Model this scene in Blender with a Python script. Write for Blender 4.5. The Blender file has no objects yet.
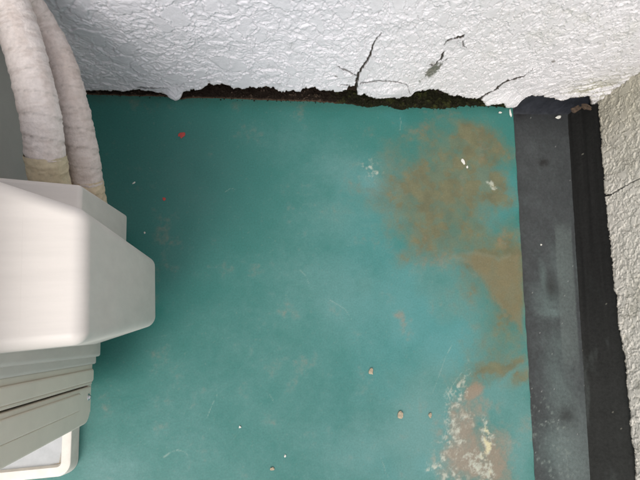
import bpy, bmesh, math, random
import numpy as np
from mathutils import Vector, Matrix

# ---------------------------------------------------------------- camera, sky, sun, exposure
sc = bpy.context.scene
COL = sc.collection
cam_data = bpy.data.cameras.new("camera")
cam = bpy.data.objects.new("camera", cam_data)
COL.objects.link(cam)
cam_data.sensor_width = 36.0
cam_data.lens = 27.0
cam_data.clip_start = 0.02
cam_data.clip_end = 200.0
cam.matrix_world = Matrix(((0.98524818, 0.02466001, -0.16934553, 0.0),
                           (-0.05791456, 0.97922073, -0.19435189, 0.0),
                           (0.16103394, 0.20129242, 0.96620362, 1.1),
                           (0, 0, 0, 1)))
sc.camera = cam

SUN_EL, SUN_AZ = math.radians(50), math.radians(212)      # azimuth clockwise from +Y
world = bpy.data.worlds.new("World")
sc.world = world
world.use_nodes = True
wn = world.node_tree
sky = wn.nodes.new("ShaderNodeTexSky")
sky.sky_type = 'NISHITA'
sky.sun_disc = False
sky.sun_elevation = SUN_EL
sky.sun_rotation = SUN_AZ
sky.air_density = 1.0
sky.dust_density = 3.0
veil = wn.nodes.new("ShaderNodeHueSaturation")             # thin overcast: paler than a clear sky
veil.inputs['Saturation'].default_value = 0.18
wn.links.new(sky.outputs[0], veil.inputs['Color'])
wn.links.new(veil.outputs[0], wn.nodes["Background"].inputs[0])
wn.nodes["Background"].inputs[1].default_value = 0.15

sd = bpy.data.lights.new("sun", 'SUN')
sd.energy = 0.95
sd.angle = math.radians(28)
sd.color = (1.0, 0.95, 0.88)
sun = bpy.data.objects.new("sun", sd)
COL.objects.link(sun)
to_sun = Vector((math.sin(SUN_AZ) * math.cos(SUN_EL), math.cos(SUN_AZ) * math.cos(SUN_EL), math.sin(SUN_EL)))
sun.rotation_euler = to_sun.to_track_quat('Z', 'Y').to_euler()
sun.location = to_sun * 5

sc.view_settings.view_transform = 'Standard'
sc.view_settings.look = 'None'
sc.view_settings.gamma = 1.0
sc.view_settings.exposure = 0.50

# ---------------------------------------------------------------- traced shapes, in metres
EDGE = [(-0.3918, 0.0116), (-0.3438, 0.0111), (-0.2613, 0.0134), (-0.2335, 0.0196), (-0.2146, 0.0253), (-0.193, 0.0218), (-0.1716, 0.0146), (-0.156, 0.013), (-0.1504, 0.0037), (-0.1374, -0.0029), (-0.1248, 0.0051), (-0.118, 0.0246), (-0.0971, 0.0281), (-0.0759, 0.034), (-0.0708, 0.0413), (-0.0632, 0.0531), (-0.0469, 0.0599), (-0.0265, 0.0621), (-0.0062, 0.0473), (0.0077, 0.0387), (0.038, 0.0475), (0.0778, 0.0544), (0.0976, 0.0414), (0.1105, 0.0301), (0.1343, 0.0362), (0.1595, 0.0303), (0.1616, 0.0522), (0.1919, 0.061), (0.1994, 0.0447), (0.2415, 0.0446), (0.2699, 0.0525), (0.2699, 0.0749), (0.2865, 0.0772), (0.3022, 0.0331), (0.3186, 0.039), (0.3536, 0.0153), (0.3843, 0.0273), (0.4222, 0.0168), (0.4434, 0.0253), (0.4426, 0.0458), (0.4589, 0.0552), (0.487, 0.0672), (0.509, 0.062), (0.5451, 0.0411), (0.5982, 0.0308), (0.6404, 0.0276), (0.6629, 0.0068), (0.6837, 0.0162), (0.7031, 0.0227), (0.7241, 0.0014), (0.746, -0.0033), (0.7492, 0.0278), (0.7571, 0.0498), (0.7936, 0.0491), (0.8612, 0.0363), (0.8889, 0.0433), (0.9096, 0.0515), (0.9256, 0.0615), (0.9727, 0.0136), (1.0043, 0.0093)]
MOSS = [(-0.3957, 0.5817), (-0.3481, 0.5813), (-0.2419, 0.5793), (-0.1624, 0.5808), (-0.1277, 0.5739), (-0.1114, 0.577), (-0.0809, 0.5796), (0.0001, 0.5787), (0.1102, 0.5771), (0.2137, 0.5768), (0.2936, 0.572), (0.33, 0.566), (0.3756, 0.5707), (0.4205, 0.562), (0.4839, 0.5677), (0.5391, 0.5657), (0.5964, 0.5733), (0.6542, 0.5776), (0.7413, 0.5739)]
CRACKS = [
    (0.0056, [(0.2903, 0.0666), (0.2841, 0.1075), (0.2814, 0.1333), (0.2821, 0.1541), (0.2873, 0.1784), (0.2891, 0.2052), (0.2866, 0.2304), (0.2861, 0.2478), (0.2876, 0.2647), (0.292, 0.2781)]),
    (0.002, [(0.279, 0.1289), (0.2609, 0.1362), (0.2468, 0.1477), (0.2338, 0.155), (0.2225, 0.1662)]),
    (0.0021, [(0.2945, 0.0947), (0.3174, 0.1006), (0.3353, 0.1062), (0.3583, 0.1031), (0.3865, 0.1003), (0.4027, 0.0967), (0.4174, 0.0835), (0.4301, 0.0551), (0.4431, 0.0407)]),
    (0.0012, [(0.2713, 0.0796), (0.2558, 0.0833), (0.2433, 0.0733)]),
    (0.0045, [(0.4636, 0.2849), (0.4525, 0.2808), (0.44, 0.2748), (0.4351, 0.2659), (0.4382, 0.2487)]),
    (0.001, [(0.4714, 0.2686), (0.4795, 0.2518), (0.4917, 0.2455)]),
    (0.0042, [(0.4468, 0.2239), (0.4518, 0.2015), (0.4482, 0.1934), (0.4485, 0.1815), (0.4432, 0.1771), (0.4332, 0.1784)]),
    (0.0012, [(0.4655, 0.2024), (0.4613, 0.1903), (0.4548, 0.1779)]),
    (0.009, [(0.6308, 0.0244), (0.635, 0.0433), (0.6431, 0.0644), (0.6523, 0.0776)]),
    (0.0052, [(0.6523, 0.0776), (0.6533, 0.1093), (0.6647, 0.1217), (0.6798, 0.1319), (0.6908, 0.144), (0.69, 0.1617), (0.6892, 0.1789)]),
    (0.001, [(-0.2166, 0.0375), (-0.1896, 0.0413), (-0.1675, 0.0416), (-0.1493, 0.0445)]),
]
RCRACK = [(0.2708, 0.0174), (0.2705, 0.0389), (0.273, 0.0559), (0.2688, 0.0767), (0.2668, 0.1029), (0.2628, 0.1222), (0.2633, 0.1463)]
REDGE = [(0.0242, 0.0376), (0.0744, 0.0387), (0.1302, 0.0353), (0.2, 0.0337), (0.2815, 0.0304), (0.362, 0.0306), (0.4277, 0.0325), (0.4664, 0.0342), (0.5166, 0.031), (0.5326, 0.0421), (0.5665, 0.0344), (0.6274, 0.0361), (0.6866, 0.0409), (0.7331, 0.0409), (0.8014, 0.041), (0.8685, 0.038), (0.8841, 0.0477), (0.955, 0.0381)]
OCHRE = [(0.5054, 0.3164, 0.1146, 0.0779, 25, 0.5), (0.5866, 0.2113, 0.0917, 0.0504, 30, 0.5), (0.5439, 0.369, 0.1375, 0.0917, 0, 0.45), (0.4053, 0.236, 0.0596, 0.0367, 20, 0.4), (0.6244, -0.0009, 0.0504, 0.0458, 0, 0.5), (0.6032, -0.059, 0.0596, 0.0367, 0, 0.45), (0.4207, 0.3959, 0.0917, 0.0917, 0, 0.35), (0.4691, 0.2269, 0.1031, 0.0642, 20, 0.38), (0.5679, 0.2763, 0.0917, 0.0458, 0, 0.4), (0.5573, 0.0872, 0.0688, 0.0688, 0, 0.35), (0.6931, 0.2479, 0.0183, 0.0688, 0, 0.45), (0.5569, 0.4094, 0.1375, 0.0825, 0, 0.5), (0.6138, 0.3152, 0.0825, 0.0596, 0, 0.5), (0.4615, 0.2781, 0.0917, 0.0504, 0, 0.42), (0.6283, 0.1215, 0.0596, 0.0596, 0, 0.7), (0.352, 0.3567, 0.0688, 0.0688, 0, 0.28), (0.6194, -0.0364, 0.0413, 0.0688, 0, 0.35), (0.5311, -0.1189, 0.0504, 0.0321, 0, 0.4), (0.6086, 0.4898, 0.0458, 0.0367, 0, 0.95), (0.6658, 0.4512, 0.0504, 0.0504, 0, 0.75), (0.5928, 0.4095, 0.0458, 0.0504, 0, 0.9), (0.6432, 0.3686, 0.0596, 0.0367, 25, 0.95), (0.6792, 0.3064, 0.0367, 0.0206, 20, 0.85), (0.5126, 0.4775, 0.0596, 0.0367, 0, 0.6), (0.4725, 0.3825, 0.0917, 0.0413, 0, 0.6), (0.5353, 0.3424, 0.0779, 0.0321, 0, 0.6), (0.4204, 0.3121, 0.0733, 0.0275, 0, 0.5), (0.4023, 0.3959, 0.055, 0.055, 0, 0.35), (0.3476, 0.3053, 0.055, 0.0321, 0, 0.3), (0.4981, 0.2517, 0.0596, 0.0321, 15, 0.7), (0.5771, 0.2424, 0.0367, 0.0229, 0, 0.55), (0.4423, 0.22, 0.0504, 0.0229, 20, 0.55), (0.3997, 0.1789, 0.0367, 0.0275, 0, 0.45), (0.5302, 0.1875, 0.0458, 0.0183, 0, 0.5), (0.6033, 0.155, 0.0504, 0.0275, 0, 0.95), (0.6428, 0.1285, 0.0596, 0.0367, 0, 1.0), (0.6491, 0.0783, 0.0413, 0.0367, 0, 1.0), (0.664, 0.0334, 0.0206, 0.0413, 0, 0.9), (0.6871, 0.1701, 0.0229, 0.0321, 0, 0.8), (0.2706, 0.2887, 0.0688, 0.0275, 0, 0.2), (0.5801, -0.0948, 0.0458, 0.0206, 0, 0.8), (0.6166, -0.1111, 0.0504, 0.0138, -25, 0.8), (0.646, -0.1409, 0.0229, 0.0138, -25, 0.85), (0.5539, -0.0606, 0.0458, 0.0321, 0, 0.45), (0.5677, -0.0334, 0.055, 0.0229, 0, 0.35), (0.4107, 0.1613, 0.0229, 0.0183, 0, 0.35)]
RUST = [(0.5273, -0.2454, 0.0688, 0.0917, 0, 0.4), (0.5057, -0.3183, 0.0596, 0.0413, 0, 0.7), (0.5291, -0.2887, 0.055, 0.0458, 0, 0.6), (0.5057, -0.2217, 0.0458, 0.0229, 0, 0.5), (0.539, -0.1557, 0.0206, 0.0206, 35, 0.9), (0.5567, -0.1928, 0.0458, 0.0321, 0, 0.4), (0.5149, -0.2464, 0.055, 0.0206, 0, 0.55), (0.5632, -0.2919, 0.0413, 0.0688, 0, 0.85), (0.4737, -0.2835, 0.0321, 0.0183, 0, 0.55), (0.5711, -0.3248, 0.0321, 0.0367, 0, 0.7), (0.4877, -0.1873, 0.0183, 0.0321, 0, 0.45), (0.6018, -0.1965, 0.0138, 0.0229, 0, 0.4), (0.3531, 0.0816, 0.0275, 0.0183, 0, 0.3), (0.3742, 0.0429, 0.016, 0.0138, 0, 0.5), (0.3586, 0.0601, 0.0229, 0.0229, 0, 0.2)]
GREY = [(0.3274, 0.3698, 0.0413, 0.0458, 0, 0.7), (0.2784, 0.3959, 0.1375, 0.0802, 0, 0.45), (0.1577, 0.4735, 0.1375, 0.0688, 0, 0.3), (0.2701, 0.2812, 0.1375, 0.0688, 0, 0.35), (0.234, 0.1126, 0.1375, 0.0917, 20, 0.35), (0.3769, 0.071, 0.1146, 0.1146, 0, 0.35), (0.4889, -0.0519, 0.0917, 0.0688, 0, 0.45), (0.4105, -0.2028, 0.1031, 0.1146, 0, 0.5), (0.6015, -0.1627, 0.0688, 0.0917, 0, 0.35), (0.5155, 0.0647, 0.0688, 0.1375, 0, 0.25), (0.4357, -0.3009, 0.1375, 0.0573, 0, 0.5), (0.2891, -0.2453, 0.1146, 0.0688, 0, 0.3), (0.6341, -0.2877, 0.0321, 0.0917, 0, 0.4), (-0.2658, -0.2328, 0.0688, 0.0413, 0, 0.3)]
WHITE = [(0.5084, -0.2974, 0.0688, 0.055, 0, 0.26), (0.5494, -0.2473, 0.0275, 0.0458, 0, 0.38), (0.438, -0.2801, 0.0321, 0.0596, 0, 0.26), (0.4793, -0.1756, 0.0183, 0.0688, 12, 0.32), (0.522, -0.1115, 0.0092, 0.0321, 25, 0.5), (0.4974, -0.148, 0.0069, 0.0321, 10, 0.55), (0.4701, -0.1903, 0.0115, 0.0321, 0, 0.5), (0.4473, -0.2404, 0.0092, 0.0138, 0, 0.6), (0.3346, 0.3959, 0.0321, 0.0413, 0, 0.4), (0.4814, -0.2196, 0.0138, 0.0229, 0, 0.5), (0.496, -0.2599, 0.0321, 0.0069, 0, 0.5), (0.5198, -0.2075, 0.0229, 0.0229, 0, 0.3), (0.6601, 0.3496, 0.0183, 0.0092, 30, 0.9), (0.6767, 0.3279, 0.0138, 0.0092, 30, 0.7), (0.5583, -0.2372, 0.0115, 0.0321, -10, 1.1), (0.5506, -0.2756, 0.016, 0.0298, 20, 1.2), (0.5274, -0.3205, 0.016, 0.0321, 0, 0.8), (0.5523, -0.3356, 0.0138, 0.0275, 0, 0.9), (0.5539, -0.306, 0.0138, 0.0183, 0, 0.9), (0.4698, -0.2553, 0.0229, 0.0138, 0, 0.55), (0.4644, -0.2182, 0.0115, 0.0504, 15, 0.45), (0.5065, -0.1554, 0.0092, 0.0504, 25, 0.5), (0.4364, -0.2947, 0.0183, 0.0115, 0, 0.7), (0.4616, -0.3244, 0.0413, 0.0183, 0, 0.5), (0.4905, -0.285, 0.0275, 0.0092, 0, 0.5), (0.4185, -0.3055, 0.0138, 0.0092, 0, 0.6)]
WEDGE = [(0.5206, 0.1727), (0.5661, 0.1562), (0.5858, 0.1032), (0.6313, 0.0472), (0.6687, -0.0249), (0.6819, -0.0257), (0.7083, 0.1824), (0.6478, 0.1637), (0.596, 0.1805)]
SCRATCHES = [
    (0.003, [(-0.1606, -0.2275), (-0.1467, -0.2191), (-0.1327, -0.2165), (-0.1186, -0.2218), (-0.1126, -0.2282)]),
    (0.002, [(-0.0516, -0.1129), (-0.0624, -0.1326), (-0.0732, -0.1582)]),
    (0.002, [(0.1415, 0.1513), (0.1548, 0.1368), (0.1608, 0.1179)]),
    (0.0022, [(0.3005, -0.2734), (0.3059, -0.2904), (0.309, -0.3071)]),
    (0.0016, [(0.208, 0.0788), (0.242, 0.0564), (0.2568, 0.0303)]),
    (0.0016, [(0.0617, -0.1216), (0.0698, -0.1369)]),
    (0.0018, [(0.4177, 0.5038), (0.4225, 0.5259), (0.4197, 0.5536)]),
    (0.0014, [(-0.0261, 0.3416), (-0.012, 0.3513), (0.0018, 0.3463)]),
    (0.0016, [(0.4952, -0.0407), (0.4773, -0.065), (0.4613, -0.0959), (0.4455, -0.1263), (0.4276, -0.1561)]),
    (0.0018, [(0.5128, -0.104), (0.4842, -0.1336), (0.4683, -0.1636), (0.4573, -0.1958)]),
]
GUT_LIGHT = [(0.7821, 0.0541, 0.0467, 0.0467, 0, 0.35), (0.7772, 0.0927, 0.0117, 0.0513, 0, 0.5), (0.7826, 0.0237, 0.0373, 0.014, 0, 0.5), (0.8292, 0.1297, 0.028, 0.07, 0, 0.25), (0.8804, 0.0755, 0.0093, 0.0653, 0, 0.6), (0.791, -0.0588, 0.0327, 0.0467, 0, 0.25), (0.749, -0.3025, 0.0513, 0.0607, 0, 0.45), (0.7825, -0.3394, 0.0327, 0.0467, 0, 0.4), (0.7725, -0.166, 0.0373, 0.14, 0, 0.3)]
GUT_DARK = [(0.8261, 0.426, 0.014, 0.0093, 0, 0.7), (0.7778, -0.2297, 0.021, 0.021, 0, 0.45), (0.7916, -0.2285, 0.014, 0.0233, 0, 0.3), (0.7932, 0.0869, 0.021, 0.0327, 0, 0.45), (0.783, 0.5716, 0.0187, 0.014, 0, 1)]

# ---------------------------------------------------------------- numeric noise
def _hash(ix, iy, seed):
    h = (ix.astype(np.int64) * 374761393 + iy.astype(np.int64) * 668265263 + seed * 974634777) & 0xffffffff
    h = ((h ^ (h >> 13)) * 1274126177) & 0xffffffff
    h = (h ^ (h >> 16)) & 0xffffffff
    return h / 4294967295.0

def vnoise(x, y, seed=0):
    x0 = np.floor(x); y0 = np.floor(y)
    fx = x - x0; fy = y - y0
    fx = fx * fx * fx * (fx * (fx * 6 - 15) + 10); fy = fy * fy * fy * (fy * (fy * 6 - 15) + 10)
    a = _hash(x0, y0, seed); b = _hash(x0 + 1, y0, seed)
    c = _hash(x0, y0 + 1, seed); d = _hash(x0 + 1, y0 + 1, seed)
    return (a * (1 - fx) + b * fx) * (1 - fy) + (c * (1 - fx) + d * fx) * fy

def fbm(x, y, seed=0, octaves=5, gain=0.5):
    s = 0; amp = 1; tot = 0
    ca, sa = math.cos(0.65), math.sin(0.65)
    for o in range(octaves):
        s = s + amp * vnoise(x, y, seed + o * 17); tot += amp
        x, y = (x * ca - y * sa) * 2.03 + 11.3, (x * sa + y * ca) * 2.03 + 5.7
        amp *= gain
    return s / tot

def worley(x, y, seed=0):
    x0 = np.floor(x); y0 = np.floor(y)
    f1 = np.full(x.shape, 9.0); f2 = np.full(x.shape, 9.0); cid = np.zeros(x.shape)
    for dx in (-1, 0, 1):
        for dy in (-1, 0, 1):
            cx = x0 + dx; cy = y0 + dy
            px = cx + _hash(cx, cy, seed); py = cy + _hash(cx, cy, seed + 5)
            d = np.hypot(px - x, py - y)
            closer = d < f1
            f2 = np.where(closer, f1, np.minimum(f2, d))
            cid = np.where(closer, _hash(cx, cy, seed + 9), cid)
            f1 = np.where(closer, d, f1)
    return f1, f2, cid

def smooth(a, b, x):
    t = np.clip((x - a) / (b - a), 0, 1)
    return t * t * (3 - 2 * t)

def seg_dist(x, y, pts, w):
    """signed reach of a tapering crack: distance divided by its local half width"""
    best = np.full(x.shape, 99.0)
    n = len(pts) - 1
    y = y * 0.5; pts = [(a, b * 0.5) for a, b in pts]
    for i in range(n):
        (ax, ay), (bx, by) = pts[i], pts[i + 1]
        L = (bx - ax) ** 2 + (by - ay) ** 2 + 1e-12
        t = np.clip(((x - ax) * (bx - ax) + (y - ay) * (by - ay)) / L, 0, 1)
        d = np.hypot(x - ax - t * (bx - ax), y - ay - t * (by - ay))
        hw = w * 0.5 * (1.15 - 0.85 * (i + t) / n)
        best = np.minimum(best, d / hw)
    return best

def blobs(x, y, L):
    s = np.zeros(x.shape)
    for (cx, cy, rx, ry, rot, st) in L:
        a = math.radians(-rot); ca, sa = math.cos(a), math.sin(a)
        dx = x - cx; dy = y - cy
        u = (dx * ca + dy * sa) / rx; v = (-dx * sa + dy * ca) / ry
        s = np.maximum(s, st * np.exp(-(u * u + v * v) * 0.9)) + 0.25 * st * np.exp(-(u * u + v * v) * 1.2)
    return s

def mixc(c, k, m):
    return c * (1 - m[..., None]) + np.array(k) * m[..., None]

# ---------------------------------------------------------------- mesh helpers
def tag(o, label=None, cat=None, group=None, kind=None):
    if label: o['label'] = label
    if cat: o['category'] = cat
    if group: o['group'] = group
    if kind: o['kind'] = kind
    return o

def link(name, me, m, parent=None):
    o = bpy.data.objects.new(name, me)
    COL.objects.link(o)
    if m is not None and not me.materials: me.materials.append(m)
    if parent is not None: o.parent = parent
    return o

def thing(name, label, cat, loc=(0, 0, 0), group=None):
    o = bpy.data.objects.new(name, None)
    COL.objects.link(o)
    o.empty_display_size = 0.05
    o.location = loc
    return tag(o, label, cat, group)

def grid_mesh(name, P, col=None, smooth_shade=True):
    """P: (rows, cols, 3) array of points in world metres"""
    r, c = P.shape[:2]
    idx = np.arange(r * c).reshape(r, c)
    q = np.stack([idx[:-1, :-1], idx[:-1, 1:], idx[1:, 1:], idx[1:, :-1]], -1).reshape(-1, 4)
    me = bpy.data.meshes.new(name)
    me.vertices.add(r * c)
    me.vertices.foreach_set('co', P.reshape(-1).astype(np.float32))
    me.loops.add(q.size)
    me.loops.foreach_set('vertex_index', q.reshape(-1).astype(np.int32))
    me.polygons.add(len(q))
    me.polygons.foreach_set('loop_start', (np.arange(len(q)) * 4).astype(np.int32))
    me.update(calc_edges=True)
    me.validate()
    me.polygons.foreach_set('use_smooth', np.full(len(me.polygons), smooth_shade))
    if col is not None:
        at = me.color_attributes.new('tint', 'FLOAT_COLOR', 'POINT')
        rgba = np.ones((r * c, 4), np.float32)
        rgba[:, :3] = col.reshape(-1, 3)
        at.data.foreach_set('color', rgba.reshape(-1))
    return me

def wnormal(o):
    m = o.modifiers.new('normals', 'WEIGHTED_NORMAL'); m.keep_sharp = True; m.weight = 90
    return o

def bm_obj(name, bm, m, parent=None, smooth_shade=False, loc=None):
    me = bpy.data.meshes.new(name)
    bmesh.ops.recalc_face_normals(bm, faces=bm.faces[:])
    bm.to_mesh(me); bm.free()
    if smooth_shade:
        me.polygons.foreach_set('use_smooth', [True] * len(me.polygons))
        try: me.set_sharp_from_angle(angle=math.radians(40))
        except Exception: pass
    o = link(name, me, m, parent)
    if smooth_shade: wnormal(o)
    if loc: o.location = loc
    return o

def hexa(v8, bev=0.0, seg=3):
    """v8: four bottom then four top corners, both counter-clockwise"""
    bm = bmesh.new()
    vs = [bm.verts.new(v) for v in v8]
    for f in ((3, 2, 1, 0), (4, 5, 6, 7), (0, 1, 5, 4), (1, 2, 6, 5), (2, 3, 7, 6), (3, 0, 4, 7)):
        bm.faces.new([vs[i] for i in f])
    bmesh.ops.recalc_face_normals(bm, faces=bm.faces[:])
    if bev: bmesh.ops.bevel(bm, geom=bm.edges[:], offset=bev, segments=seg, profile=0.5, affect='EDGES')
    return bm

def box(x0, x1, y0, y1, z0, z1, bev=0.0, seg=2):
    return hexa([(x0, y0, z0), (x1, y0, z0), (x1, y1, z0), (x0, y1, z0),
                 (x0, y0, z1), (x1, y0, z1), (x1, y1, z1), (x0, y1, z1)], bev, seg)

def prism_x(yz, x0, x1, bev=0.0, seg=2):
    """outline in the y-z plane carried along x"""
    bm = bmesh.new()
    a = [bm.verts.new((x0, y, z)) for y, z in yz]
    b = [bm.verts.new((x1, y, z)) for y, z in yz]
    n = len(yz)
    bm.faces.new(a); bm.faces.new(b)
    for i in range(n): bm.faces.new((a[i], a[(i + 1) % n], b[(i + 1) % n], b[i]))
    bmesh.ops.recalc_face_normals(bm, faces=bm.faces[:])
    if bev:
        rim = [e for e in bm.edges if abs(e.verts[0].co.x - e.verts[1].co.x) < 1e-6]
        bmesh.ops.bevel(bm, geom=rim, offset=bev, segments=seg, profile=0.5, affect='EDGES')
    return bm

def round_rect(a0, a1, b0, b1, r, n=6):
    pts = []
    for (cx, cy, s) in ((a1 - r, b0 + r, -90), (a1 - r, b1 - r, 0), (a0 + r, b1 - r, 90), (a0 + r, b0 + r, 180)):
        for k in range(n + 1):
            t = math.radians(s + 90 * k / n)
            pts.append((cx + r * math.cos(t), cy + r * math.sin(t)))
    return pts

# ---------------------------------------------------------------- materials
def mat(name, color=(0.5, 0.5, 0.5), rough=0.6, attr=False, noise=0.0, nscale=40.0, bump=0.0, bscale=300.0,
        metal=0.0, spec=0.5, rvar=0.0, streak=None):
    m = bpy.data.materials.new(name)
    m.use_nodes = True
    nt = m.node_tree; N = nt.nodes; L = nt.links
    b = N["Principled BSDF"]
    b.inputs['Roughness'].default_value = rough
    b.inputs['Metallic'].default_value = metal
    b.inputs['Specular IOR Level'].default_value = spec
    tc = N.new('ShaderNodeTexCoord')
    if attr:
        a = N.new('ShaderNodeAttribute'); a.attribute_name = 'tint'; src = a.outputs['Color']
    else:
        a = N.new('ShaderNodeRGB'); a.outputs[0].default_value = (*color, 1); src = a.outputs[0]
    if noise:
        n = N.new('ShaderNodeTexNoise'); n.inputs['Scale'].default_value = nscale
        n.inputs['Detail'].default_value = 8; n.inputs['Roughness'].default_value = 0.65
        if streak:
            mp = N.new('ShaderNodeMapping'); mp.inputs['Scale'].default_value = streak
            L.new(tc.outputs['Object'], mp.inputs[0]); L.new(mp.outputs[0], n.inputs['Vector'])
        else: L.new(tc.outputs['Object'], n.inputs['Vector'])
        r = N.new('ShaderNodeMapRange')
        r.inputs['From Min'].default_value = 0.3; r.inputs['From Max'].default_value = 0.7
        r.inputs['To Min'].default_value = 1 - noise; r.inputs['To Max'].default_value = 1 + noise
        L.new(n.outputs['Fac'], r.inputs['Value'])
        v = N.new('ShaderNodeVectorMath'); v.operation = 'SCALE'
        L.new(src, v.inputs[0]); L.new(r.outputs[0], v.inputs['Scale'])
        src = v.outputs[0]
    L.new(src, b.inputs['Base Color'])
    if rvar:
        n2 = N.new('ShaderNodeTexNoise'); n2.inputs['Scale'].default_value = 14; n2.inputs['Detail'].default_value = 7
        L.new(tc.outputs['Object'], n2.inputs['Vector'])
        r2 = N.new('ShaderNodeMapRange')
        r2.inputs['From Min'].default_value = 0.3; r2.inputs['From Max'].default_value = 0.7
        r2.inputs['To Min'].default_value = rough - rvar; r2.inputs['To Max'].default_value = rough + rvar
        L.new(n2.outputs['Fac'], r2.inputs['Value']); L.new(r2.outputs[0], b.inputs['Roughness'])
    if bump:
        n3 = N.new('ShaderNodeTexNoise'); n3.inputs['Scale'].default_value = bscale; n3.inputs['Detail'].default_value = 5
        L.new(tc.outputs['Object'], n3.inputs['Vector'])
        bp = N.new('ShaderNodeBump'); bp.inputs['Strength'].default_value = bump; bp.inputs['Distance'].default_value = 0.002
        L.new(n3.outputs['Fac'], bp.inputs['Height']); L.new(bp.outputs[0], b.inputs['Normal'])
    return m

M_floor = mat('green_floor_paint', attr=True, rough=0.42, noise=0.13, nscale=260, bump=0.05, bscale=520, rvar=0.12, spec=0.4)
M_stucco = mat('white_stucco', attr=True, rough=0.42, noise=0.05, nscale=60, bump=0.25, bscale=380, spec=0.45)
M_moss = mat('moss_and_crumbs', attr=True, rough=0.95, noise=0.5, nscale=300, bump=0.8, bscale=700, spec=0.1)
M_gutter = mat('worn_black_coating', attr=True, rough=0.50, noise=0.22, nscale=160, bump=0.25, bscale=500, rvar=0.12, spec=0.35)
M_slope = mat('black_bitumen', attr=True, rough=0.7, noise=0.25, nscale=160, bump=0.25, bscale=500, rvar=0.1, spec=0.12)
M_mortar = mat('exposed_brown_mortar', (0.035, 0.024, 0.018), rough=0.95, noise=0.5, nscale=120, bump=0.8, bscale=200, spec=0.1)
M_side = mat('grey_render', (0.52, 0.495, 0.47), rough=0.7, noise=0.06, nscale=8, bump=0.15, bscale=250)
M_steel = mat('beige_painted_steel', (0.82, 0.725, 0.635), rough=0.38, noise=0.045, nscale=14, bump=0.04, bscale=90)
M_cover = mat('ivory_plastic', (0.65, 0.605, 0.565), rough=0.5, noise=0.055, nscale=16, bump=0.05, bscale=260, rvar=0.08, streak=(0.25, 3.0, 1.0))
M_block = mat('white_plastic_block', (0.72, 0.68, 0.62), rough=0.6, noise=0.10, nscale=45, bump=0.1, bscale=200)
M_blockin = mat('grey_plastic_recess', (0.42, 0.43, 0.44), rough=0.55, noise=0.10, nscale=45)
M_dark = mat('dark_gap', (0.012, 0.011, 0.010), rough=0.9)
M_foam = mat('pipe_wrap_tape', attr=True, rough=0.55, noise=0.12, nscale=150, bump=0.5, bscale=260, spec=0.35)
M_tape = mat('yellowed_tape', attr=True, rough=0.5, noise=0.12, nscale=150, bump=0.4, bscale=200)
M_screw = mat('zinc_screw', (0.6, 0.6, 0.62), rough=0.28, metal=1.0)
M_chip = mat('white_paint_chip', (0.62, 0.61, 0.56), rough=0.6, noise=0.1, nscale=300)
M_tan = mat('tan_crumb', (0.36, 0.30, 0.215), rough=0.9, noise=0.25, nscale=400)
M_red = mat('red_paint', (0.42, 0.05, 0.04), rough=0.5, noise=0.15, nscale=400)
M_rust = mat('rusty_scale', (0.055, 0.035, 0.022), rough=0.9, noise=0.5, nscale=200, bump=0.5, bscale=400)

# ---------------------------------------------------------------- painted floor
def x_green(y): return 0.7449 + 0.0888 * (y - 0.583)
def x_gut(y): return 0.9255 + 0.112 * (y - 0.575)
def x_wall(y): return 0.9725 + 0.0888 * (y - 0.583)

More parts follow.
